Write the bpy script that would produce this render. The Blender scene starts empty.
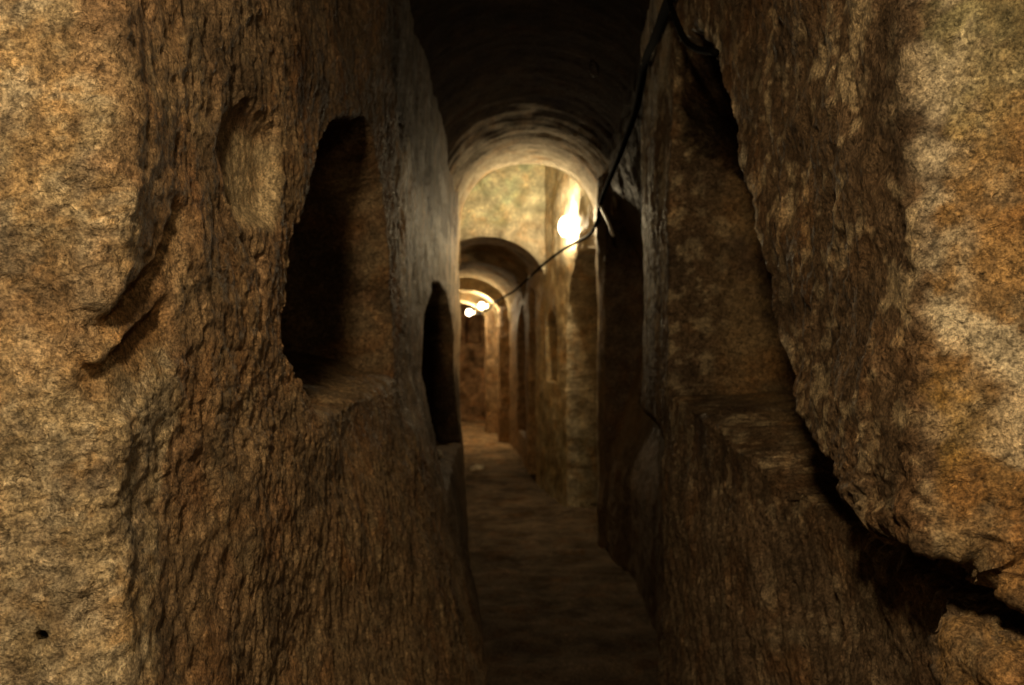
import bpy, math, random
import numpy as np

sc = bpy.context.scene
COL = sc.collection
F = np.float64
RNG = np.random.RandomState(7)

# ------------------------------------------------------------------ noise
_perm = RNG.permutation(256).astype(np.int64)
_perm = np.concatenate([_perm, _perm, _perm])
_grad = RNG.normal(size=(256, 3))
_grad /= np.linalg.norm(_grad, axis=1)[:, None]


def perlin(x, y, z):
    x = np.asarray(x, F); y = np.asarray(y, F); z = np.asarray(z, F)
    x, y, z = np.broadcast_arrays(x, y, z)
    xi = np.floor(x); yi = np.floor(y); zi = np.floor(z)
    xf = x - xi; yf = y - yi; zf = z - zi
    xi = xi.astype(np.int64) & 255; yi = yi.astype(np.int64) & 255; zi = zi.astype(np.int64) & 255
    u = xf * xf * xf * (xf * (xf * 6 - 15) + 10)
    v = yf * yf * yf * (yf * (yf * 6 - 15) + 10)
    w = zf * zf * zf * (zf * (zf * 6 - 15) + 10)
    out = 0
    for dx in (0, 1):
        wx = u if dx else 1 - u
        a = _perm[(xi + dx) & 255]
        for dy in (0, 1):
            wy = v if dy else 1 - v
            b = _perm[a + ((yi + dy) & 255)]
            for dz in (0, 1):
                wz = w if dz else 1 - w
                g = _grad[_perm[b + ((zi + dz) & 255)]]
                out = out + wx * wy * wz * (g[..., 0] * (xf - dx) + g[..., 1] * (yf - dy) + g[..., 2] * (zf - dz))
    return out * 1.5


def fbm(x, y, z, f, octv=3, gain=.5, off=0.0):
    r = 0; a = 1.0
    for k in range(octv):
        r = r + a * perlin(x * f + off + 17.3 * k, y * f + 5.1 * k + off, z * f + 9.7 * k)
        f *= 2.03; a *= gain
    return r


def ridged(x, y, z, f, octv=3, gain=.5, off=0.0):
    r = 0; a = 1.0
    for k in range(octv):
        r = r + a * (1 - 2 * np.abs(perlin(x * f + off + 31.3 * k, y * f + 2.1 * k, z * f + off)))
        f *= 2.1; a *= gain
    return r


def sstep(a, b, x):
    t = np.clip((x - a) / (b - a), 0, 1)
    return t * t * (3 - 2 * t)


def sdpoly(px, py, poly):
    """signed distance, positive inside"""
    px = np.asarray(px, F); py = np.asarray(py, F)
    px, py = np.broadcast_arrays(px, py)
    d = np.full(px.shape, 1e9); ins = np.zeros(px.shape, bool)
    n = len(poly)
    for i in range(n):
        ax, ay = poly[i]; bx, by = poly[(i + 1) % n]
        ex, ey = bx - ax, by - ay
        wx, wy = px - ax, py - ay
        t = np.clip((wx * ex + wy * ey) / (ex * ex + ey * ey + 1e-12), 0, 1)
        d = np.minimum(d, np.hypot(wx - ex * t, wy - ey * t))
        c = ((ay > py) != (by > py))
        with np.errstate(divide='ignore', invalid='ignore'):
            c &= px < (bx - ax) * (py - ay) / (by - ay + 1e-15) + ax
        ins ^= c
    return np.where(ins, d, -d)


# ------------------------------------------------------------------ mesh helpers
def grid_mesh(name, P, mat, col=None, flip=False, parent=None, closed=False):
    R, C = P.shape[:2]
    idx = np.arange(R * C).reshape(R, C)
    if closed:
        idx = np.concatenate([idx, idx[:, :1]], axis=1)
    q = np.stack([idx[:-1, :-1], idx[:-1, 1:], idx[1:, 1:], idx[1:, :-1]], axis=-1).reshape(-1, 4)
    if flip:
        q = q[:, ::-1]
    me = bpy.data.meshes.new(name)
    me.vertices.add(R * C)
    me.vertices.foreach_set('co', P.reshape(-1).astype(np.float32))
    nf = len(q)
    me.loops.add(nf * 4); me.polygons.add(nf)
    me.loops.foreach_set('vertex_index', q.reshape(-1).astype(np.int32))
    me.polygons.foreach_set('loop_start', (np.arange(nf) * 4).astype(np.int32))
    me.polygons.foreach_set('loop_total', np.full(nf, 4, np.int32))
    me.polygons.foreach_set('use_smooth', np.ones(nf, bool))
    me.update(calc_edges=True)
    if col is not None:
        at = me.color_attributes.new('Stone', 'FLOAT_COLOR', 'POINT')
        c4 = np.ones((R * C, 4), np.float32); c4[:, :col.shape[-1]] = col.reshape(R * C, -1)
        at.data.foreach_set('color', c4.reshape(-1))
    me.materials.append(mat)
    o = bpy.data.objects.new(name, me); COL.objects.link(o)
    if parent: o.parent = parent
    return o


def struct(o, label=None):
    o['kind'] = 'structure'
    if label: o['label'] = label
    return o


def normals(P):
    du = np.gradient(P, axis=1); dv = np.gradient(P, axis=0)
    n = np.cross(du, dv)
    return n / (np.linalg.norm(n, axis=-1, keepdims=True) + 1e-12)


# ------------------------------------------------------------------ materials
def rock_material(name, bump=.6, rough=.62, grain=1.0, streak=0.0, spec=.5, fine=1.0):
    m = bpy.data.materials.new(name); m.use_nodes = True
    nt = m.node_tree; N = nt.nodes; L = nt.links
    for n in list(N): N.remove(n)
    out = N.new('ShaderNodeOutputMaterial'); b = N.new('ShaderNodeBsdfPrincipled')
    L.new(b.outputs[0], out.inputs[0])
    at = N.new('ShaderNodeAttribute'); at.attribute_name = 'Stone'
    tc = N.new('ShaderNodeTexCoord')
    mp = N.new('ShaderNodeMapping'); mp.inputs['Scale'].default_value = (1, 1, 1)
    L.new(tc.outputs['Object'], mp.inputs[0])

    def noise(scale, det, rough_, dist=0.0):
        n = N.new('ShaderNodeTexNoise'); n.inputs['Scale'].default_value = scale
        n.inputs['Detail'].default_value = det; n.inputs['Roughness'].default_value = rough_
        n.inputs['Distortion'].default_value = dist
        L.new(mp.outputs[0], n.inputs['Vector']); return n

    def mrange(sock, a, c, lo, hi):
        r = N.new('ShaderNodeMapRange'); r.inputs[1].default_value = a; r.inputs[2].default_value = c
        r.inputs[3].default_value = lo; r.inputs[4].default_value = hi
        L.new(sock, r.inputs[0]); return r.outputs[0]

    def mul(a, c):
        x = N.new('ShaderNodeMix'); x.data_type = 'RGBA'; x.blend_type = 'MULTIPLY'; x.inputs[0].default_value = 1
        L.new(a, x.inputs[6]); L.new(c, x.inputs[7]); return x.outputs[2]
    # coarse colour drift, mottling and speckle of the stone
    n1 = noise(9, 5, .62, .4); n2 = noise(60, 6, .7); n3 = noise(260, 3, .7)
    v1 = mrange(n1.outputs[0], .32, .68, 1 - .42 * grain, 1 + .34 * grain)
    v2 = mrange(n2.outputs[0], .3, .7, 1 - .45 * grain, 1 + .5 * grain)
    v3 = mrange(n3.outputs[0], .36, .64, 1 - .5 * grain, 1 + .55 * grain)
    c = mul(at.outputs['Color'], v1); c = mul(c, v2); c = mul(c, v3)
    # dark pits and pale crumbs with crisp borders
    n7 = noise(85, 4, .65, .5); n8 = noise(48, 5, .7, .8); n9 = noise(120, 3, .6, .3)
    pm = N.new('ShaderNodeMix'); pm.data_type = 'RGBA'; pm.inputs[6].default_value = (1, 1, 1, 1)
    L.new(mrange(n1.outputs[0], .42, .6, .15, 1), pm.inputs[0]); L.new(mrange(n7.outputs[0], .57, .65, 1, 1 - .6 * grain), pm.inputs[7])
    c = mul(c, pm.outputs[2])
    c = mul(c, mrange(n8.outputs[0], .57, .64, 1, 1 + .55 * grain))
    c = mul(c, mrange(n9.outputs[0], .36, .44, 1 - .3 * grain, 1))
    # rusty tint in patches
    tint = N.new('ShaderNodeMix'); tint.data_type = 'RGBA'; tint.blend_type = 'MULTIPLY'
    tn = noise(5.3, 4, .6, .6)
    L.new(mrange(tn.outputs[0], .5, .72, 0, .8), tint.inputs[0]); L.new(c, tint.inputs[6])
    tint.inputs[7].default_value = (1.08, .78, .5, 1)
    L.new(tint.outputs[2], b.inputs['Base Color'])
    rr = N.new('ShaderNodeMapRange'); L.new(n2.outputs[0], rr.inputs[0])
    rr.inputs[1].default_value = .3; rr.inputs[2].default_value = .7
    rr.inputs[3].default_value = rough - .13; rr.inputs[4].default_value = rough + .18
    L.new(rr.outputs[0], b.inputs['Roughness'])
    lum = N.new('ShaderNodeRGBToBW'); L.new(at.outputs['Color'], lum.inputs[0])
    L.new(mrange(lum.outputs[0], .03, .22, spec * .08, spec), b.inputs['Specular IOR Level'])
    # relief
    b1 = N.new('ShaderNodeBump'); b1.inputs['Strength'].default_value = bump; b1.inputs['Distance'].default_value = .02
    n5 = noise(34, 8, .68, .2); L.new(n5.outputs[0], b1.inputs['Height'])
    b2 = N.new('ShaderNodeBump'); b2.inputs['Strength'].default_value = bump * fine; b2.inputs['Distance'].default_value = .006
    n6 = noise(150, 5, .72); L.new(n6.outputs[0], b2.inputs['Height']); L.new(b1.outputs[0], b2.inputs['Normal'])
    # pits sink with the dark specks
    b4 = N.new('ShaderNodeBump'); b4.invert = True; b4.inputs['Strength'].default_value = bump; b4.inputs['Distance'].default_value = .006
    L.new(mrange(n7.outputs[0], .52, .68, 0, 1), b4.inputs['Height']); L.new(b2.outputs[0], b4.inputs['Normal'])
    b5 = N.new('ShaderNodeBump'); b5.inputs['Strength'].default_value = bump; b5.inputs['Distance'].default_value = .006
    L.new(mrange(n8.outputs[0], .5, .66, 0, 1), b5.inputs['Height']); L.new(b4.outputs[0], b5.inputs['Normal'])
    last = b5
    if streak:
        sm = N.new('ShaderNodeMapping'); sm.inputs['Scale'].default_value = (60, 60, 9)
        sm.inputs['Rotation'].default_value = (.12, .1, 0)
        L.new(tc.outputs['Object'], sm.inputs[0])
        sn = N.new('ShaderNodeTexNoise'); sn.inputs['Scale'].default_value = 1; sn.inputs['Detail'].default_value = 4
        L.new(sm.outputs[0], sn.inputs['Vector'])
        b3 = N.new('ShaderNodeBump'); b3.inputs['Strength'].default_value = streak; b3.inputs['Distance'].default_value = .014
        L.new(sn.outputs[0], b3.inputs['Height']); L.new(last.outputs[0], b3.inputs['Normal']); last = b3
    L.new(last.outputs[0], b.inputs['Normal'])
    return m


def plain_material(name, col, rough=.5, metal=0.0, emit=None, es=0.0):
    m = bpy.data.materials.new(name); m.use_nodes = True
    nt = m.node_tree; b = nt.nodes['Principled BSDF']
    n = nt.nodes.new('ShaderNodeTexNoise'); n.inputs['Scale'].default_value = 40
    r = nt.nodes.new('ShaderNodeMix'); r.data_type = 'RGBA'
    r.inputs[6].default_value = (*[c * .75 for c in col], 1); r.inputs[7].default_value = (*[min(1, c * 1.25) for c in col], 1)
    nt.links.new(n.outputs[0], r.inputs[0]); nt.links.new(r.outputs[2], b.inputs['Base Color'])
    b.inputs['Roughness'].default_value = rough; b.inputs['Metallic'].default_value = metal
    if emit:
        b.inputs['Emission Color'].default_value = (*emit, 1); b.inputs['Emission Strength'].default_value = es
    return m


M_NEAR = rock_material('hewn_limestone', bump=.8, rough=.6, streak=.3, spec=.4)
M_FAR = rock_material('passage_limestone', bump=.5, rough=.6, streak=.5, spec=.2)
M_CEIL = rock_material('sooty_vault', bump=.4, rough=.85, spec=.04)
M_FLOOR = rock_material('trodden_floor', bump=.6, rough=.8, spec=.12)

PALE = np.array([.47, .365, .215]); BROWN = np.array([.20, .135, .078]); DARK = np.array([.085, .06, .04])
OCHRE = np.array([.31, .19, .075]); GREEN = np.array([.30, .31, .17]); CREAM = np.array([.60, .52, .37])
GREY = np.array([.40, .34, .25]); RED = np.array([.30, .16, .08])


def mix(a, b, t):
    return a + (b - a) * t[..., None]


# ------------------------------------------------------------------ walls
def chain(pts, sig):
    pts = np.array(pts, F)
    seg = np.r_[0, np.cumsum(np.linalg.norm(np.diff(pts, axis=0), axis=1))]
    n = int(seg[-1] / .003)
    s = np.linspace(0, seg[-1], n)
    xy = np.stack([np.interp(s, seg, pts[:, 0]), np.interp(s, seg, pts[:, 1])], 1)
    k = max(1, int(sig / .003)); w = np.exp(-.5 * (np.arange(-3 * k, 3 * k + 1) / k) ** 2); w /= w.sum()
    for a in (0, 1):
        e = np.pad(xy[:, a], 3 * k, mode='reflect', reflect_type='odd')
        xy[:, a] = np.convolve(e, w, 'valid')
    t = np.gradient(xy, axis=0); t /= np.linalg.norm(t, axis=1)[:, None]
    return s, xy, t


def zlines(z0, z1, n, bands):
    """levels with extra density inside bands (za, zb, factor)"""
    z = np.linspace(z0, z1, 4000); d = np.ones_like(z)
    for a, b, f in bands: d += f * sstep(a - .03, a, z) * (1 - sstep(b, b + .03, z))
    c = np.cumsum(d); c = (c - c[0]) / (c[-1] - c[0])
    return np.interp(np.linspace(0, 1, n), c, z)


def build_wall(name, pts, side, y_of, ncol, zs, push, lean, relief, colour, mat, y0=None, y1=None, sig=.014, density=None, splits=(1.45, 3.35)):
    """side=+1 rock lies towards +X, -1 towards -X.  push moves the surface into the rock."""
    s, xy, t = chain(pts, sig)
    n = np.stack([t[:, 1], -t[:, 0]], 1) * side
    if y0 is not None:
        k = np.arange(len(s)); m = (k >= np.argmax((xy[:, 1] >= y0))) & (xy[:, 1] <= y1)
        lo = np.argmax(m); hi = len(m) - np.argmax(m[::-1])
        s, xy, n = s[lo:hi], xy[lo:hi], n[lo:hi]
    su = s - s[0]
    P = np.zeros((len(zs), ncol, 3)); PU = np.zeros((len(zs), ncol))
    # coordinate along the wall: plan Y on the straight part, unrolled past the pier corner
    kc = np.argmax(xy[:, 1] > y_of) if xy[0, 1] < y_of else 0
    W = xy[:, 1].copy()
    if kc > 0: W[:kc] = xy[kc, 1] - (s[kc] - s[:kc])
    SS, ZZ = np.meshgrid(W, zs)
    PP = push(SS, ZZ)
    dens = density(W) if density is not None else np.ones_like(W)
    cuts = [0] + [int(np.argmax(W > q)) for q in splits if W[0] < q < W[-1]] + [len(s) - 1]
    mx = np.abs(np.gradient(PP, axis=1)).max(0)
    base = np.r_[0, np.cumsum((np.hypot(np.diff(xy[:, 0]), np.diff(xy[:, 1])) + .5 * np.minimum(mx[1:], .02)) * (dens[1:] + dens[:-1]) * .5)]
    parts = []; left = ncol - 1
    for q in range(len(cuts) - 1):
        na = int(round((ncol - 1) * (base[cuts[q + 1]] - base[cuts[q]]) / base[-1])) if q < len(cuts) - 2 else left
        parts.append((cuts[q], cuts[q + 1], na)); left -= na
    maps = []
    for j, z in enumerate(zs):
        x = xy[:, 0] + n[:, 0] * PP[j]; y = xy[:, 1] + n[:, 1] * PP[j]
        dl = np.hypot(np.diff(x), np.diff(y)) * (dens[1:] + dens[:-1]) * .5
        dl = np.maximum(dl, .0004 * dens[1:])
        c = np.r_[0, np.cumsum(dl)]
        # columns are shared out per stretch of wall, so that the pier keeps the same columns at every level
        row = []
        for (ka, kb, na) in parts:
            row.append(np.interp(np.linspace(c[ka], c[kb], na, endpoint=False), c, np.arange(len(s))))
        maps.append(np.r_[np.concatenate(row), len(s) - 1])
    maps = np.array(maps)
    # even the columns out between levels
    g = np.exp(-.5 * ((zs[:, None] - zs[None, :]) / .05) ** 2) * np.gradient(zs)[None, :]
    g /= g.sum(1, keepdims=True)
    maps = g @ maps
    idx = np.arange(len(s)); Wm = np.zeros((len(zs), ncol))
    for j, z in enumerate(zs):
        x = xy[:, 0] + n[:, 0] * PP[j]; y = xy[:, 1] + n[:, 1] * PP[j]
        P[j, :, 0] = np.interp(maps[j], idx, x); P[j, :, 1] = np.interp(maps[j], idx, y); P[j, :, 2] = z
        Wm[j] = np.interp(maps[j], idx, W); PU[j] = np.interp(maps[j], idx, PP[j])
    P[..., 0] += lean(Wm, P[..., 2])
    N = normals(P)
    d = relief(P, Wm, P[..., 2], PU)
    # N must point out of the rock
    ref = np.sign((N[..., 0] * -side).mean()); N *= ref
    P2 = P + N * d[..., None]
    col = colour(P, Wm, P[..., 2], PU, d)
    return struct(grid_mesh(name, P2, mat, col, flip=(ref < 0)))


def rock_relief(X, Y, Z, a=1.0):
    """stone relief shared by all walls: big undulation, lumps, pick strokes, crumbs"""
    r = .020 * fbm(X, Y, Z, 2.6, 2) + .006 * fbm(X, Y, Z, 9, 3, .5, 3.3)
    ys = Y + .28 * Z; xs = X + .1 * Z
    wob = .25 * fbm(X, Y, Z, 6, 2, .5, 8.8)
    st = perlin(xs * 26 + wob, ys * 26 + wob, Z * 5.0 + wob * 2)
    st2 = perlin(xs * 55 + wob * 2, ys * 55 + wob, Z * 13 + 7)
    r = r + .0014 * st + .0018 * st2
    r = r + .0032 * fbm(X, Y, Z, 38, 3, .65, 5.5)
    return r * a


# ---- right wall
R_PTS = [(2.4, .35), (1.25, .74), (.62, .945), (.462, 1.03), (.480, 1.3), (.50, 1.65), (.515, 2.2), (.515, 2.9), (.535, 3.3), (.57, 3.8),
         (.605, 4.3), (.63, 5.2), (.64, 6.05), (.60, 6.28), (.615, 6.45), (.64, 6.9), (.53, 7.15), (.465, 7.6), (.31, 8.5), (.19, 9.3), (.10, 10.6), (.0, 11.6), (-.03, 11.95),
         (-.17, 12.05), (-.19, 12.3), (-.12, 12.42), (-.20, 13.2), (-.38, 13.3), (-.41, 13.55), (-.33, 13.65), (-.42, 15.6)]
R_OPEN = [(2.75, 2.32), (2.45, 2.27), (2.2, 2.14), (1.93, 1.81), (1.81, 1.69), (1.68, 1.42), (1.59, 1.30), (1.45, 1.245), (1.33, 1.215), (1.1, 1.185),
          (.98, 1.16), (.85, 1.09), (.4, .99), (.4, .93), (.80, 1.02), (1.0, 1.035), (1.33, 1.065), (1.85, 1.085), (2.05, 1.155), (2.4, 1.195), (2.92, 1.22), (2.95, 2.0), (2.90, 2.25)]
R_NICHE2 = [(4.15, 1.15), (4.12, 1.6), (4.18, 2.2), (4.4, 2.5), (4.9, 2.62), (5.5, 2.5), (5.9, 2.2), (6.0, 1.6), (6.0, 1.15)]


def arch_poly(ya, yb, z0, zs, zt, n=9):
    c = (ya + yb) / 2; r = (yb - ya) / 2
    return [(ya, z0)] + [(c - r * math.cos(math.pi * k / n), zs + (zt - zs) * math.sin(math.pi * k / n) ** .8) for k in range(n + 1)] + [(yb, z0)]


R_DOOR = arch_poly(6.47, 7.58, -.2, 1.45, 2.12)
R_SMALL = arch_poly(7.98, 8.44, 1.04, 1.45, 1.68)
R_SLOT = arch_poly(8.98, 9.42, -.2, 1.7, 1.95)
R_NICHE3 = arch_poly(9.9, 10.9, .35, 1.4, 1.82)
R_NICHE4 = arch_poly(12.6, 13.1, .0, 1.5, 1.75)


def r_push(W, Z):
    n1 = .022 * fbm(W, Z, 0 * W, 5, 3, .55, 1.7)
    q = 1 - .75 * sstep(2.3, 2.7, W)
    sd = sdpoly(W, Z, R_OPEN) + q * (n1 + .006 * perlin(W * 60, Z * 60, 2.2))
    # the arched tomb: a vault that slopes down into the rock, bench floor that rises inwards
    dep = np.interp(Z + .42 * (W - 2.4), [.9, 1.74, 1.99, 2.1, 2.2, 2.26, 2.36], [.72, .66, .54, .38, .2, .12, .03])
    dep = np.where(W < 1.62, np.minimum(dep, .30 + .3 * (W - 1.0).clip(-.4, .6)), dep)
    e = sstep(0, .03, sd)
    sill = np.interp(W, [.8, 1.0, 1.33, 1.85, 2.05, 2.4, 2.9], [1.02, 1.035, 1.065, 1.085, 1.155, 1.195, 1.22])
    ramp = np.clip((Z - sill + .012 + n1) / (.07), 0, 1)
    ramp = .12 * sstep(0, .2, ramp) + .88 * ramp
    p = dep * e * np.maximum(ramp, 0)
    # second arched tomb
    p = np.maximum(p, .24 * sstep(4.12, 4.22, W + n1) * (1 - sstep(6.0, 6.1, W + n1)) * sstep(.5, 1.5, Z) * (1 - sstep(1.75, 2.6, Z)))
    # the lower wall stands back under the overhanging pier
    p = p + .10 * sstep(.93, 1.02, W + n1) * (1 - sstep(1.6, 2.1, W)) * (1 - sstep(1.15, 1.18, Z)) * (1 - sstep(.0, .1, sd))
    for poly, d in ((R_DOOR, .42), (R_SMALL, .3), (R_SLOT, .4), (R_NICHE3, .35), (R_NICHE4, .3)):
        p = np.maximum(p, d * sstep(-.01, .02, sdpoly(W, Z, poly) + .3 * n1))
    # a step back in the lower wall beyond the first tomb
    p = p + .085 * sstep(3.12, 3.2, W) * (1 - sstep(1.0, 1.12, Z)) * (1 - sstep(5.4, 6.0, W))
    return p


def r_lean(W, Z):
    near = 1 - sstep(2.0, 2.8, W)
    d = -.025 * near * sstep(1.4, 2.2, Z) + .05 * near * sstep(1.25, .6, Z) * 0
    # the lower wall swells a little towards the near pier
    d = d + 0 * W
    return d


def r_relief(P, W, Z, PU):
    X, Y, Zz = P[..., 0], P[..., 1], P[..., 2]
    a = np.interp(W, [0, 3.5, 6, 16], [1.0, 1.0, .9, .8])
    a = a * (1 - .45 * sstep(.1, .3, PU) * (W < 3.2))
    r = rock_relief(X, Y, Zz) * a
    pier = (1 - sstep(1.6, 2.0, W)) * sstep(1.2, 1.35, Z)
    pier = pier * sstep(1.06, 1.18, W)
    cor = np.exp(-((W - 1.02) / .1) ** 2) * sstep(1.2, 1.3, Z)
    r = r * (1 - .55 * cor) + cor * .005 * ridged(X, Y, Zz, 24, 3, .65, 6.0)
    r = r + pier * .010 * ridged(X, Y + .2 * Zz, Zz * .6, 9, 3, .55, 4.0)
    # crumbly ledges at the foot of the pier
    foot = np.exp(-((Z - 1.12) / .10) ** 2) * (1 - sstep(1.3, 1.7, W))
    r = r + foot * .022 * ridged(X, Y, Zz * 1.4, 11, 3, .6, 9.0)
    low = (1 - sstep(.95, 1.15, Z)) * (1 - sstep(3, 3.4, W))
    ys = Y - .45 * Zz
    r = r + low * .010 * ridged(X * .6, ys, Zz * .22, 17, 3, .55, 2.0)
    return r


def r_colour(P, W, Z, PU, d):
    X, Y = P[..., 0], P[..., 1]
    n1 = fbm(X, Y, Z, 4, 5, .65, 11); n2 = fbm(X, Y, Z, 12, 3, .6, 21); n3 = fbm(X, Y, Z, 30, 3, .6, 2)
    c = np.zeros(P.shape) + np.array([.15, .10, .057])
    c = mix(c, PALE * .9, sstep(.2, .42, n2 + .8 * n3) * .75)
    c = mix(c, DARK, sstep(.05, .6, n1) * .6)
    # near face: ochre limestone with cream bloom, green tinge higher up
    face = 1 - sstep(.998, 1.016, W + .02 * n1 + .016 * n2 + .01 * n3)
    q1 = fbm(X, Y, Z, 7, 6, .72, 31); q2 = fbm(X, Y, Z, 13, 5, .75, 37)
    f = np.zeros(P.shape) + OCHRE
    f = mix(f, np.array([.24, .155, .075]) + 0 * f, sstep(-.1, .25, q1))
    f = mix(f, PALE * .75, sstep(.2, .45, q2) * .5)
    bloom = np.maximum(np.exp(-((Z - 1.475 + .9 * (X - .44)) / .035) ** 2), np.exp(-((Z - 1.29) / .06) ** 2 - ((X - .56) / .05) ** 2))
    f = mix(f, CREAM * 1.1, sstep(.25, .6, bloom + .45 * q1 + .25 * q2 - .1) * .85)
    f = mix(f, np.array([.36, .25, .05]) + 0 * f, np.exp(-((Z - 1.31) / .05) ** 2 - ((X - .485) / .04) ** 2) * .7)
    f = mix(f, GREEN * .7, sstep(1.58, 1.75, Z + .08 * n1) * .65)
    f = mix(f, DARK * 1.5, sstep(.25, .7, n3 - .2 * n2) * .5)
    c = mix(c, f, face)
    edge = np.exp(-((W - 1.0) / .028) ** 2) * sstep(1.2, 1.4, Z)
    c = mix(c, CREAM, edge * sstep(-.3, .3, n2 + .4 * n3) * .7)
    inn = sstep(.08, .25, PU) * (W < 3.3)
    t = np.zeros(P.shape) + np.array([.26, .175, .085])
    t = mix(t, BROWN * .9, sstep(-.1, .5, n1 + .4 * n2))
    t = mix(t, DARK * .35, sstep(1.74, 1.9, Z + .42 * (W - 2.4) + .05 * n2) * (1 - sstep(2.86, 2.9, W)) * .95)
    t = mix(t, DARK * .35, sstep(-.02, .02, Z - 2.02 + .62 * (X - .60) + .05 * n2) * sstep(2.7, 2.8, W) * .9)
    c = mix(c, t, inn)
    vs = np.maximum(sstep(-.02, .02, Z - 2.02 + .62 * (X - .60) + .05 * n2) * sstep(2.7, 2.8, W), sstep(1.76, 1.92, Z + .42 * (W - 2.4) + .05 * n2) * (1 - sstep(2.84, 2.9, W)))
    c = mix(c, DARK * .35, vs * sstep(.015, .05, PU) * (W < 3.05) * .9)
    lit_rim = sdpoly(W, Z, R_OPEN)
    lit_rim = np.exp(-((lit_rim + .012) / .016) ** 2) * sstep(1.3, 1.5, Z) * (1 - sstep(2.3, 2.5, W)) * (1 - inn)
    c = mix(c, CREAM * 1.1, lit_rim * sstep(-.35, .15, n2 + .5 * n3) * .8)  # light catching the pier's inner edge, painted in as cream
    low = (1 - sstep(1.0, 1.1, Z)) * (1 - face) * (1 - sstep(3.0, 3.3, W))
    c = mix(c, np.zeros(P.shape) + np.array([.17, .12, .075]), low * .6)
    # pillar between the tombs, paled in its colour to imitate grazing lamplight
    pil = sstep(2.95, 3.05, W) * (1 - sstep(4.1, 4.2, W)) * sstep(1.35, 1.6, Z)
    c = mix(c, CREAM * .9, pil * .8 * sstep(-.3, .25, n1 + .8 * perlin(Y * 12, X * 12, Z * 1.5)))
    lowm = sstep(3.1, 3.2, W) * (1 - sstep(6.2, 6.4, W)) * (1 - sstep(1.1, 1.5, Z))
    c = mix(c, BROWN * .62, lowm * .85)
    bay_shade = sstep(4.1, 4.2, W) * (1 - sstep(6.2, 6.4, W))
    c = mix(c, DARK * 1.5, bay_shade * .85)  # shade of the bay put into the colour, where the lamp cannot reach
    c = mix(c, DARK * .3, bay_shade * sstep(1.7, 2.1, Z) * .9)
    far = sstep(6.25, 6.4, W)
    g = mix(np.zeros(P.shape) + np.array([.42, .32, .18]), CREAM * .95, sstep(1.9, 2.2, Z + .15 * n1))
    g = mix(g, np.zeros(P.shape) + np.array([.30, .19, .10]), sstep(8.8, 9.5, W) * .8)
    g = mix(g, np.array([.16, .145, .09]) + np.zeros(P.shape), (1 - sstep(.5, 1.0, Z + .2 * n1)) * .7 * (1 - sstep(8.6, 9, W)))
    g = mix(g, np.array([.17, .135, .085]) + np.zeros(P.shape), sstep(.1, .3, PU) * .7)
    g = mix(g, CREAM * .9 + 0 * g, np.exp(-((sdpoly(W, Z, R_DOOR) + .03) / .035) ** 2) * .6 * (PU < .1))
    g = mix(g, DARK * .8 + 0 * g, sstep(.02, .06, sdpoly(W, Z, R_SMALL)) * .8)
    g = g * (1 + .35 * n2[..., None])
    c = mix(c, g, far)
    return np.clip(c, .01, .9)


def r_density(W): return np.interp(W, [.2, .9, 2.6, 3.4, 6, 16], [.25, 1, 1, .6, .35, .2])


ZN = zlines(-.05, 2.95, 600, [(1.0, 1.27, 2.2), (1.27, 2.0, .4)])
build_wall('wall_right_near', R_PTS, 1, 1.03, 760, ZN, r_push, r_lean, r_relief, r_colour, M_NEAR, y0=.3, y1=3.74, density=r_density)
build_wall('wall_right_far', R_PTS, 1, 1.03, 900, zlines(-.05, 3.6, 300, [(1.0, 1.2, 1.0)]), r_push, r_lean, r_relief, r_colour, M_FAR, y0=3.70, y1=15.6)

# ---- left wall
L_PTS = [(-2.4, .45), (-1.2, .86), (-.62, .99), (-.462, 1.05), (-.45, 1.3), (-.43, 1.65), (-.42, 2.0), (-.42, 3.2), (-.425, 4.2), (-.42, 5.6),
         (-.395, 6.3), (-.40, 6.85), (-.78, 6.98), (-.80, 8.5), (-.86, 10), (-1.0, 12.5), (-1.35, 15.6)]
L_OPEN = [(2.13, 1.94), (2.4, 2.02), (2.7, 2.05), (2.93, 1.9), (3.08, 1.68), (3.18, 1.5), (3.24, 1.36), (3.2, 1.25), (1.9, 1.225), (1.83, 1.26), (1.78, 1.33), (1.68, 1.41),
          (1.76, 1.62), (1.9, 1.75)]
L_NICHE2 = [(4.22, .72), (4.24, 1.35), (4.35, 1.5), (4.5, 1.6), (4.75, 1.70), (5.05, 1.73), (5.35, 1.735), (5.65, 1.70), (5.95, 1.57), (6.15, 1.42), (6.17, 1.2), (6.17, .72)]
L_POCKET = [(1.39, 1.76), (1.50, 1.82), (1.64, 1.80), (1.67, 1.70), (1.62, 1.60), (1.47, 1.585), (1.41, 1.62), (1.37, 1.70)]


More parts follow.
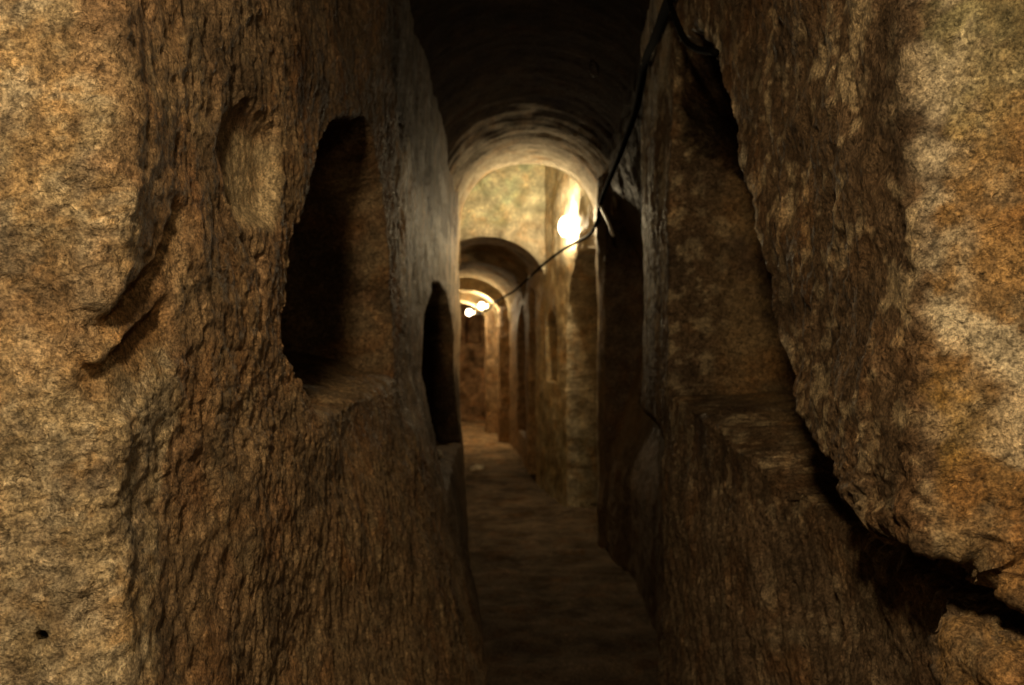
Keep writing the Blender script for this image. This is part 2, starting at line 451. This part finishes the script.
def l_push(W, Z):
    n1 = .022 * fbm(W, Z, 0 * W, 5, 3, .55, 6.7)
    nf = .006 * perlin(W * 55, Z * 55, 8.2)
    q = 1 - .75 * sstep(2.5, 2.9, W)
    sd = sdpoly(W, Z, L_OPEN) + q * (.8 * n1 + nf)
    dep = np.interp(Z, [1.2, 1.6, 1.8, 1.95, 2.1], [.56, .52, .42, .28, .1])
    ramp = np.clip((Z - 1.20 + .5 * n1) / .12, 0, 1); ramp = np.minimum(1, .18 * np.sqrt(ramp) + .95 * ramp ** 2)
    p = dep * sstep(0, .035 + .11 * sstep(2.6, 3.0, W), sd) * ramp
    sd2 = sdpoly(W, Z, L_NICHE2) + .25 * n1
    p = np.maximum(p, .55 * sstep(-.01, .03, sd2))
    p = p + .026 * sstep(-.004, .05, sdpoly(W, Z, L_POCKET) + .12 * n1)
    # narrow vertical cut below the pocket
    p = p + .03 * np.exp(-((W - 1.545 - .05 * (Z - 1.5)) / .012) ** 2) * sstep(1.40, 1.44, Z) * (1 - sstep(1.54, 1.56, Z))
    # two wedge-shaped pick gouges across the pier corner
    for (ax, az, bx, bz, T, dd) in ((1.165, 1.508, 1.02, 1.44, .075, .024), (1.195, 1.465, 1.01, 1.372, .10, .027), (1.215, 1.60, 1.162, 1.50, .07, .018)):
        ex, ez = ax - bx, az - bz; Ln = math.hypot(ex, ez); ex /= Ln; ez /= Ln
        u = (W - bx) * ex + (Z - bz) * ez
        v = (W - bx) * ez - (Z - bz) * ex        # towards lower right
        v = v + .25 * n1 + .5 * nf
        m = sstep(-.02, .012, u) * (1 - sstep(Ln - .012, Ln + .012, u))
        p = np.maximum(p, dd * np.clip(1 - (v - .022) / (T - .022), 0, 1) * np.clip((v + .002) / .024, 0, 1) * m)
    # lip along the corner
    p = p - .010 * np.exp(-((W - 1.0 - .02 * np.sin(Z * 23)) / .018) ** 2) * sstep(.9, 1.3, Z) * (1 - sstep(1.45, 1.6, Z))
    # hairline crack across the face
    p = p + .006 * np.exp(-((Z - 1.472 - .008 * np.sin(W * 37) - .004 * np.sin(W * 120)) / .004) ** 2) * (1 - sstep(.97, .99, W))
    # small drilled hole
    p = p + .045 * sstep(.011, .007, np.hypot(W - .975, Z - 1.065))
    return p


def l_lean(W, Z):
    A = np.interp(W, [.9, 1.8, 3.0, 4.2, 6.3, 6.9, 7.1], [.02, .10, .31, .30, .09, .05, 0])
    t = np.clip((1.27 - Z) / 1.27, 0, 1)
    d = A * t ** 1.1
    d = d - .04 * sstep(1.9, 2.6, Z) * (1 - sstep(2.0, 3.0, W))
    return d


def l_relief(P, W, Z, PU):
    X, Y, Zz = P[..., 0], P[..., 1], P[..., 2]
    a = np.interp(W, [0, 3.5, 6, 16], [1.0, 1.0, .85, .8])
    r = rock_relief(X, Y, Zz + 4.0) * a
    face = 1 - sstep(.96, 1.02, W)
    r = r * (1 - .35 * face)
    rev = sstep(1.1, 1.25, W) * (1 - sstep(1.7, 1.95, W))
    pkt = sstep(0, .03, sdpoly(W, Z, L_POCKET))
    r = r * (1 - .6 * pkt); rev = rev * (1 - .8 * pkt)
    r = r + rev * .0035 * ridged(X, Y + .15 * Zz, Zz * .6, 26, 3, .65, 4.0)
    # jagged corner
    cor = np.exp(-((W - 1.03) / .06) ** 2)
    r = r + cor * .009 * ridged(X, Y, Zz, 14, 3, .65, 1.0)
    gou = sstep(.004, .015, PU) * (W < 1.32)
    r = r * (1 - .6 * gou)
    # ledge across the tomb's end wall
    inn = sstep(.1, .2, PU) * (W > 2.4) * (W < 3.4)
    r = r + inn * .03 * (sstep(1.385, 1.36, Zz + .02 * fbm(X, Y, Zz, 8, 2)) )
    low = (1 - sstep(1.0, 1.2, Z)) * sstep(1.5, 2, W) * (1 - sstep(3.8, 4.4, W))
    r = r + low * .008 * ridged(X, Y + .1 * Zz, Zz * .25, 14, 3, .6, 2.0)
    return r


def l_colour(P, W, Z, PU, d):
    X, Y = P[..., 0], P[..., 1]
    n1 = fbm(X, Y, Z, 4, 4, .6, 41); n2 = fbm(X, Y, Z, 12, 3, .6, 51); n3 = fbm(X, Y, Z, 30, 3, .6, 61)
    c = np.zeros(P.shape) + np.array([.37, .25, .135])
    c = mix(c, PALE * .75, sstep(.1, .6, n2 + .5 * n3) * .45)
    c = mix(c, DARK, sstep(.1, .6, n1 - .3 * n3) * .5)
    c = mix(c, RED, sstep(.1, .5, fbm(X, Y, Z, 6, 3, .6, 71)) * .35)
    # near face: pale buff limestone down to a ragged brown border
    b = np.interp(Z, [.9, 1.1, 1.25, 1.31, 1.6, 1.75, 2.2], [1.17, 1.15, 1.17, 1.24, 1.035, 1.0, .995])
    face = 1 - sstep(b - .012, b + .012, W + .03 * n1 + .025 * n2)
    f = np.zeros(P.shape) + PALE
    q1 = fbm(X, Y, Z, 7, 6, .72, 131); q2 = fbm(X, Y, Z, 16, 5, .75, 137)
    f = mix(f, np.array([.38, .25, .115]) + 0 * f, sstep(-.05, .3, q1) * .8)
    f = mix(f, CREAM * .95, sstep(.15, .5, q2) * .5)
    f = mix(f, DARK * 1.4, sstep(.3, .7, -q2 + .3 * q1) * .6)
    f = mix(f, GREY * .75, sstep(.1, .5, n2 - .3 * n1) * .5)
    f = mix(f, BROWN, sstep(.2, .7, n3 + .4 * n1) * .45)
    c = mix(c, f, face)
    pk = sstep(-.01, .015, sdpoly(W, Z, L_POCKET) + .01 * n2)
    c = mix(c, PALE * 1.25 + 0 * c, pk * .95 * sstep(-.01, .02, (W - 1.42) - .75 * (Z - 1.65)) * (1 - sstep(1.745, 1.775, Z + .01 * n2)))
    c = mix(c, DARK + 0 * c, np.exp(-((W - 1.46) / .12) ** 2 - ((Z - 1.83) / .05) ** 2) * .75)
    gg = sstep(.006, .018, PU) * (W < 1.3) * (1 - sstep(1.25, 1.3, W))
    c = mix(c, np.array([.42, .30, .155]) + 0 * c, gg * .8)
    top = sstep(1.75, 2.0, Z + .1 * n1) * sstep(1.4, 1.6, W) * (1 - sstep(3.0, 3.4, W))
    c = mix(c, DARK, top * .6)
    pale = sstep(3.1, 3.5, W) * (1 - sstep(6.5, 7, W)) * sstep(1.35, 1.75, Z + .15 * n1)
    c = mix(c, np.array([.52, .41, .27]) + 0 * c, pale * .85)
    vs = perlin(Y * 14 + X * 10, Z * 1.6 + Y, 4.4)
    c = c * (1 + (1.1 * vs * pale).clip(-.75, 1)[..., None])
    c = mix(c, CREAM * .95 + 0 * c, np.exp(-((W - 5.3) / .8) ** 2 - ((Z - 1.88) / .16) ** 2) * (.55 + .5 * vs).clip(0, 1))
    upper_dark = sstep(2.9, 3.3, W) * (1 - sstep(6.35, 6.6, W)) * sstep(-.04, .05, Z - np.interp(W, [3.2, 3.7, 4.6, 6.3], [2.2, 2.16, 2.03, 2.08]) + .12 * n1 + .1 * n2 + .14 * vs)
    c = mix(c, DARK * .6 + 0 * c, upper_dark * .9)  # wall darker above a sloping, streaky line
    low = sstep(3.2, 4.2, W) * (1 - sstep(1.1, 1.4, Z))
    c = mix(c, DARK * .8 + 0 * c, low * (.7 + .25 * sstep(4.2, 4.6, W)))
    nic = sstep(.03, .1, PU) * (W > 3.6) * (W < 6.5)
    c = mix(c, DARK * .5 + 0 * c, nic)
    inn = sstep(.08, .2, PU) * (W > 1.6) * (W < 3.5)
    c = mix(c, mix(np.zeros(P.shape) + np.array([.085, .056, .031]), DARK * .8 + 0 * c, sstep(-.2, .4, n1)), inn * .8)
    far = sstep(6.6, 6.9, W)
    c = mix(c, np.array([.38, .29, .17]) + 0 * c, far)
    return np.clip(c, .01, .9)


ZL = zlines(-.05, 2.95, 600, [(1.18, 1.33, 2.0), (1.33, 2.0, .5)])
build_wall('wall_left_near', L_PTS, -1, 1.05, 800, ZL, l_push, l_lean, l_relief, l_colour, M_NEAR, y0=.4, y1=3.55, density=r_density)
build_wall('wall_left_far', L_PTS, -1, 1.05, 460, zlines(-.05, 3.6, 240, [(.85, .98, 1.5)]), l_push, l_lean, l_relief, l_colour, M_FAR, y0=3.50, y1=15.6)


# ------------------------------------------------------------------ vaults
def vault(name, rows, ntheta, colour, mat, amp=1.0, flip=True, tail=.12):
    """rows: (y, xc, half width, spring z, rise)"""
    th = np.linspace(0, math.pi, ntheta)
    R = np.array(rows, F)
    P = np.zeros((len(R), ntheta + 20, 3))
    tl = np.linspace(tail, .02, 10)
    for i, (y, xc, w, zs, h) in enumerate(R):
        x = xc - w * np.cos(th); z = zs + h * np.sin(th)
        P[i, :, 0] = np.r_[np.full(10, xc - w) - .0 * tl, x, np.full(10, xc + w)]
        P[i, :, 2] = np.r_[zs - tl, z, zs - tl[::-1]]
        P[i, :, 1] = y
    N = normals(P)
    if N[:, ntheta // 2 + 10, 2].mean() > 0: N = -N; flip = True
    else: flip = False
    d = amp * rock_relief(P[..., 0], P[..., 1], P[..., 2] + 9)
    d = d + amp * .012 * perlin(P[..., 0] * 3, P[..., 1] * 14, P[..., 2] * 3)
    c = colour(P)
    return struct(grid_mesh(name, P + N * d[..., None], mat, c, flip=flip))


def dense_rows(keys, dy):
    k = np.array(keys, F); ys = [k[0, 0]]
    L = np.r_[0, np.cumsum(np.hypot(np.diff(k[:, 0]), np.hypot(np.diff(k[:, 3] + k[:, 4]), np.diff(k[:, 2]))))]
    t = np.linspace(0, L[-1], int(L[-1] / dy))
    return [tuple(np.interp(q, L, k[:, a]) for a in range(5)) for q in t]


def c_near(P):
    X, Y, Z = P[..., 0], P[..., 1], P[..., 2]
    n1 = fbm(X, Y, Z, 4, 4, .6, 81); n2 = fbm(X, Y * 3, Z, 9, 3, .6, 3)
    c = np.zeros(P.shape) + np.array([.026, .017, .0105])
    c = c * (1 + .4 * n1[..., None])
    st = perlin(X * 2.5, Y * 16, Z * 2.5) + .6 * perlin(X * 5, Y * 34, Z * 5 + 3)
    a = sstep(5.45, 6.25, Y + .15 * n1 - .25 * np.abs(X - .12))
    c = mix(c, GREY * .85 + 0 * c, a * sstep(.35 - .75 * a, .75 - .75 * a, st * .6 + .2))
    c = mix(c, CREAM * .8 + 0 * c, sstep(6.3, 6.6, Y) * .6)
    return np.clip(c, .01, .9)


near_rows = dense_rows([(1.1, .06, .60, 2.5, .46), (3.0, .07, .62, 2.52, .46), (5.0, .10, .61, 2.51, .46), (5.5, .112, .60, 2.48, .465), (5.8, .117, .58, 2.43, .47), (6.05, .12, .555, 2.375, .475),
                        (6.3, .122, .53, 2.32, .475), (6.9, .122, .52, 2.30, .475)], .02)
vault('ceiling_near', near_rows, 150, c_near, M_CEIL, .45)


def c_far(P):
    X, Y, Z = P[..., 0], P[..., 1], P[..., 2]
    n1 = fbm(X, Y, Z, 4, 4, .6, 91)
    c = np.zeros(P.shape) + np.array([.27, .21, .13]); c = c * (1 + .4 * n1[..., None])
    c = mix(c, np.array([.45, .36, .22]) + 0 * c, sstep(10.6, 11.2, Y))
    return np.clip(c, .01, .9)


far_rows = dense_rows([(8.5, -.25, .57, 1.93, .47), (9.75, -.36, .57, 1.92, .47), (9.85, -.37, .53, 1.86, .42), (10.3, -.40, .52, 1.84, .42), (10.4, -.41, .57, 1.88, .46),
                       (12.0, -.62, .57, 1.80, .46), (12.05, -.64, .5, 1.72, .38), (12.4, -.68, .5, 1.72, .38), (12.5, -.70, .55, 1.76, .44), (13.25, -.8, .55, 1.74, .42),
                       (13.3, -.86, .5, 1.66, .36), (13.6, -.88, .5, 1.66, .36), (13.7, -.9, .56, 1.7, .42), (15.6, -1.0, .6, 1.68, .42)], .03)
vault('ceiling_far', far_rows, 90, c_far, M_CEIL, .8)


def lunette(name, y, xc, w, zs, h, colour, mat, facing, ztop=3.6, n=110, m=60):
    """rock face above an arch: rings from the arch curve outwards"""
    th = np.linspace(-.15, math.pi + .15, n)
    ax = xc - w * np.cos(th); az = zs + h * np.sin(th)
    az = np.where((th < 0) | (th > math.pi), zs - .3 * np.abs(np.where(th < 0, th, th - math.pi)) / .15, az)
    t = np.linspace(0, 1, m)[:, None] ** 1.2
    ox = xc - 1.5 * np.cos(th); oz = np.maximum(zs + (ztop - zs) * 1.25 * np.sin(th), zs - .3)
    P = np.stack([ax + (ox - ax) * t, np.full((m, n), y) + 0 * t, az + (oz - az) * t], -1)
    d = rock_relief(P[..., 0], P[..., 1], P[..., 2]) * .8
    P[..., 1] += facing * d
    return struct(grid_mesh(name, P, mat, colour(P), flip=facing > 0))


def c_lun(P):
    X, Y, Z = P[..., 0], P[..., 1], P[..., 2]
    n1 = fbm(X, Y, Z, 3, 4, .6, 101); n2 = fbm(X, Y, Z, 10, 3, .6, 13)
    c = mix(np.zeros(P.shape) + np.array([.66, .61, .42]), np.zeros(P.shape) + np.array([.52, .56, .38]), sstep(-.2, .4, n1))
    c = mix(c, CREAM * .85 + 0 * c, 1 - sstep(2.45, 2.6, Z + .06 * n1))
    return np.clip(c * (1 + .3 * n2[..., None]), .01, .9)


lunette('wall_back', 8.5, -.25, .57, 1.93, .47, c_lun, M_FAR, -1)
lunette('wall_front', 6.9, .122, .52, 2.30, .475, c_lun, M_FAR, 1)

# roof of the taller bay between the two arches
g = np.linspace(-1.0, 1.0, 60)
gx, gy = np.meshgrid(np.linspace(-1.2, 1.2, 70), np.linspace(6.7, 8.7, 60))
P = np.stack([gx, gy, 3.5 - .12 * gx ** 2 + .02 * fbm(gx, gy, 0 * gx, 4, 3)], -1)
struct(grid_mesh('ceiling_middle', P, M_FAR, c_lun(P), flip=True))

# end wall of the passage with a shallow blind doorway
gx, gz = np.meshgrid(np.linspace(-1.7, .1, 150), np.linspace(-.1, 2.4, 180))
sdd = sdpoly(gx, gz, arch_poly(-.80, -.52, 1.38, 1.75, 1.92)) + .02 * fbm(gx, gz, 0 * gx, 6, 2)
P = np.stack([gx, 15.3 + .35 * sstep(0, .04, sdd) + 0 * gx, gz], -1)
P[..., 1] -= rock_relief(gx, P[..., 1], gz)
ce = np.clip((np.zeros(P.shape) + np.array([.32, .19, .095])) * (1 + .7 * fbm(gx, 0 * gx, gz, 5, 4, .6)[..., None]), .01, .9)
struct(grid_mesh('wall_end', P, M_FAR, ce))

# ------------------------------------------------------------------ floor
ys = np.concatenate([np.linspace(-.6, 3, 60), np.linspace(3.02, 16, 900)])
xs = np.linspace(-1.9, 1.9, 190)
gx, gy = np.meshgrid(xs, ys)
wv = fbm(gx, gy, 0 * gx, 1.2, 2)
h = .022 * perlin(gx * .9 + wv, gy * 3.4 + .6 * wv, 3.1) + .016 * perlin(gx * 1.6, gy * 7.5 + wv, 5.2) + .010 * fbm(gx, gy, 0 * gx, 7, 3)
h = h + .03 * (sstep(9.3, 9.36, gy + .1 * wv) + sstep(10.4, 10.46, gy + .1 * wv) - .0)
P = np.stack([gx, gy, h], -1)
n1 = fbm(gx, gy, 0 * gx, 3, 4, .6, 7)
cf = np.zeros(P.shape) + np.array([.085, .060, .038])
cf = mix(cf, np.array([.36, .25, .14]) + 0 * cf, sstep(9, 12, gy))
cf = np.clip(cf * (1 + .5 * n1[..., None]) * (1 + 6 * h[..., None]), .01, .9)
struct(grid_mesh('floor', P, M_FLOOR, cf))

# ------------------------------------------------------------------ lamps, cables, small things
M_METAL = plain_material('lamp_housing', (.30, .27, .22), .5, .3)
M_CABLE = plain_material('black_cable', (.004, .0035, .003), .95)
M_CABLE.node_tree.nodes['Principled BSDF'].inputs['Specular IOR Level'].default_value = .02
M_CLIP = plain_material('pale_clip', (.55, .48, .36), .5)
M_IRON = plain_material('dark_iron', (.05, .04, .03), .6, .6)


def lathe(name, prof, mat, parent=None, n=28, loc=(0, 0, 0), axis='Y', sq=1.0):
    """profile (r, h) turned about an axis"""
    pr = np.array(prof, F); a = np.linspace(0, 2 * math.pi, n, endpoint=False)
    P = np.zeros((len(pr), n, 3))
    ca, sa = np.cos(a), np.sin(a)
    if axis == 'X':
        P[..., 0] = pr[:, 1:2]; P[..., 1] = pr[:, :1] * ca; P[..., 2] = pr[:, :1] * sa * sq
    else:
        P[..., 2] = pr[:, 1:2]; P[..., 0] = pr[:, :1] * ca; P[..., 1] = pr[:, :1] * sa
    o = grid_mesh(name, P, mat, closed=True, flip=False, parent=parent)
    o.location = loc
    return o


def empty(name, loc, label, cat, group=None, rz=0.0):
    o = bpy.data.objects.new(name, None); COL.objects.link(o); o.location = loc; o.rotation_euler = (0, 0, rz)
    o['label'] = label; o['category'] = cat
    if group: o['group'] = group
    o.empty_display_size = .05
    return o


def glow_material(name):
    # translucent glass: lets its filament's light out and glows itself
    m = bpy.data.materials.new(name); m.use_nodes = True
    nt = m.node_tree; N = nt.nodes; L = nt.links
    for n in list(N): N.remove(n)
    out = N.new('ShaderNodeOutputMaterial'); tr = N.new('ShaderNodeBsdfTransparent'); em = N.new('ShaderNodeEmission')
    ad = N.new('ShaderNodeAddShader'); tr.inputs[0].default_value = (.95, .93, .88, 1)
    em.inputs[0].default_value = (1.0, .86, .62, 1); em.inputs[1].default_value = 4.0
    m.cycles.emission_sampling = 'NONE'
    L.new(tr.outputs[0], ad.inputs[0]); L.new(em.outputs[0], ad.inputs[1]); L.new(ad.outputs[0], out.inputs[0])
    return m


def make_lamp(loc, label, strength, r, sq, rz, glow_name):
    root = empty('wall_lamp', loc, label, 'lamp', 'lamps on the right wall of the passage', rz)
    # backplate against the rock at local x = +, glass dome towards -x
    k = r
    lathe('backplate', [(1e-4, .03), (k * .55, .03), (k * .6, .022), (k * .6, -.012), (k * .5, -.02), (1e-4, -.02)], M_METAL, root, axis='X', sq=sq, loc=(.5 * k + .012, 0, 0))
    gm = glow_material(glow_name)
    prof = [(max(1e-4, k * .92 * math.sin(t)), k * .92 * math.cos(t) - .9 * k) for t in np.linspace(.0, math.pi, 20)]
    lathe('glass_globe', prof, gm, root, axis='X', sq=sq, loc=(.5 * k - .03, 0, 0))
    l = bpy.data.lights.new('lamp_filament', 'POINT'); l.energy = strength; l.color = (1.0, .80, .5); l.shadow_soft_size = .03
    lo = bpy.data.objects.new('lamp_filament', l); COL.objects.link(lo); lo.parent = root
    lo.location = (.5 * k - .03 - .9 * k, 0, 0)
    return root


make_lamp((.485, 7.36, 2.345), 'glowing wall lamp above the arched recess, nearest and highest of the lamps', 56, .06, 1.55, .3, 'lamp_glass_bright')
make_lamp((-.36, 12.2, 1.895), 'glowing round lamp far along the passage, upper of the distant pair', 19, .058, 1.0, .3, 'lamp_glass_distant')
make_lamp((-.585, 13.35, 1.845), 'glowing round lamp farthest along the passage, lower of the distant pair', 13, .058, 1.0, .3, 'lamp_glass_farthest')


def tube(name, pts, r, mat, parent=None, n=8, sub=6, wob=.006):
    p = np.array(pts, F)
    # Catmull-Rom
    e = np.vstack([2 * p[0] - p[1], p, 2 * p[-1] - p[-2]]); out = []
    for i in range(1, len(e) - 2):
        for t in np.linspace(0, 1, sub, endpoint=False):
            a, b, c, d = e[i - 1], e[i], e[i + 1], e[i + 2]
            out.append(.5 * ((2 * b) + (c - a) * t + (2 * a - 5 * b + 4 * c - d) * t * t + (3 * b - a - 3 * c + d) * t ** 3))
    out.append(p[-1]); out = np.array(out)
    q = np.arange(len(out))
    out[:, 2] += wob * perlin(q * .3, 0 * q + .5, 0 * q + 1.5)
    tg = np.gradient(out, axis=0); tg /= np.linalg.norm(tg, axis=1)[:, None]
    up = np.array([.13, .21, .97]); s1 = np.cross(tg, up); s1 /= np.linalg.norm(s1, axis=1)[:, None]; s2 = np.cross(s1, tg)
    a = np.linspace(0, 2 * math.pi, n, endpoint=False)
    r = np.interp(np.linspace(0, 1, len(out)), np.linspace(0, 1, len(np.atleast_1d(r))), np.atleast_1d(r))[:, None, None]
    P = out[:, None, :] + r * (s1[:, None] * np.cos(a)[None, :, None] + s2[:, None] * np.sin(a)[None, :, None])
    c0 = np.repeat(out[:1, None, :], n, 1); c1 = np.repeat(out[-1:, None, :], n, 1)
    return grid_mesh(name, np.concatenate([c0, P, c1]), mat, parent=parent, closed=True)


def px(x, y, Y):
    return ((x - 512) / 900 * Y, Y, 1.4 - (y - 342.5) / 900 * Y)


cab = empty('electric_cable', px(598, 200, 6.3), 'dark cable running from the vault edge down past the bright lamp to the far lamps', 'cable')


def add_cable(root, pts, r):
    o = tube('cable_run', pts, r, M_CABLE, root); o.location = -np.array(root.location); return o


main = [(.44, 2.0, 2.36), (.465, 2.4, 2.42), px(669, 0, 2.8), px(655, 38, 3.25), px(645, 62, 3.65), px(637, 105, 4.15), px(622, 150, 4.8), px(606, 188, 5.6), px(600, 205, 5.98), px(597, 222, 6.22),
        px(588, 236, 6.7), px(574, 243, 7.2), px(560, 252, 7.65), px(545, 263, 8.3), px(530, 277, 8.9), px(515, 290, 9.7), px(502, 298, 10.7), px(494, 303, 11.6), px(489, 309, 12.1), px(482, 313, 12.9), px(478, 314, 13.3)]
add_cable(cab, main, [.017, .017, .015, .012, .011, .011])
for i in (4, 8, 11, 14):
    o = lathe('clip', [(1e-4, -.009), (.016, -.009), (.017, -.005), (.017, .005), (.016, .009), (1e-4, .009)], M_CLIP, cab, n=12)
    o.location = np.array(main[i]) - np.array(cab.location)
c2 = empty('electric_cable', px(690, 45, 2.44), 'dark cable branching off over the top of the right niche', 'cable')
add_cable(c2, [px(669, 0, 2.74), px(675, 16, 2.64), px(683, 36, 2.52), px(691, 46, 2.42), px(704, 50, 2.24), px(716, 51, 2.12)], .009)
c3 = empty('electric_cable', px(606, 218, 6.2), 'short pale cable end hanging at the right spring of the first arch', 'cable')
o = tube('cable_run', [px(600, 206, 5.98), px(604, 213, 5.75), px(609, 224, 5.6), px(613, 236, 5.5)], .009, M_CLIP, c3); o.location = -np.array(c3.location)

ring = empty('iron_ring', px(594, 72, 4.93), 'small dark iron ring hanging from a peg in the sooty ceiling', 'ring')
a = np.linspace(0, 2 * math.pi, 25)
o = tube('ring_loop', np.stack([.026 * np.cos(a), .004 * np.sin(a), .020 * np.sin(a)], 1), .005, M_IRON, ring, sub=2, wob=0)
o = tube('peg', [(.024, 0, .0), (.038, .004, .004), (.05, .008, .018), (.052, .01, .05)], .006, M_IRON, ring, wob=0)


def stone(name, loc, r, label, seed, col=(.5, .42, .3)):
    th = np.linspace(1e-3, math.pi - 1e-3, 14)[:, None]; ph = np.linspace(0, 2 * math.pi, 22, endpoint=False)[None]
    d = np.stack([np.sin(th) * np.cos(ph), np.sin(th) * np.sin(ph), np.cos(th) + 0 * ph], -1)
    k = 1 + .45 * perlin(d[..., 0] * 1.6 + seed, d[..., 1] * 1.6, d[..., 2] * 1.6)
    P = d * k[..., None] * np.array([r, r * .8, r * .5])
    o = grid_mesh(name, P, M_FLOOR, np.zeros(P.shape) + np.array(col), closed=True, flip=True)
    o.location = loc; o['label'] = label; o['category'] = 'stone'
    return o


stone('loose_stone', (-.37, 9.62, .055), .075, 'pale flat stone lying on the passage floor beyond the first arch', 3.1)
stone('loose_stone', (-.47, 5.3, .735), .06, 'pale stone resting on the sill of the black arched opening', 9.7)

# ------------------------------------------------------------------ light and camera
def point(name, loc, power, col, r):
    l = bpy.data.lights.new(name, 'POINT'); l.energy = power; l.color = col; l.shadow_soft_size = r
    o = bpy.data.objects.new(name, l); COL.objects.link(o); o.location = loc; return o


point('unseen_light', (-.19, -.2, 2.15), 88, (1.0, .73, .41), .08)  # room lamp above and behind the camera, out of frame
point('unseen_light', (.34, -.45, 1.95), 17, (1.0, .72, .40), .15)  # added unseen fill light, lifts the left niche and the gouges

w = bpy.data.worlds.new('World'); sc.world = w; w.use_nodes = True
w.node_tree.nodes['Background'].inputs[0].default_value = (.02, .014, .008, 1)
w.node_tree.nodes['Background'].inputs[1].default_value = 1.0

cam = bpy.data.cameras.new('Camera'); co = bpy.data.objects.new('Camera', cam); COL.objects.link(co)
co.location = (0, 0, 1.4); co.rotation_euler = (math.pi / 2, 0, 0)
cam.sensor_width = 36; cam.lens = 900 / 1024 * 36; cam.clip_start = .02
cam.dof.use_dof = True; cam.dof.focus_distance = 1.12; cam.dof.aperture_fstop = 7.0
sc.camera = co
sc.view_settings.view_transform = 'Standard'; sc.view_settings.look = 'None'
sc.view_settings.gamma = 1; sc.view_settings.use_curve_mapping = False
sc.view_settings.exposure = 0.14
sc.cycles.use_denoising = True
sc.cycles.sample_clamp_indirect = 2.0
sc.cycles.sample_clamp_direct = 0.0
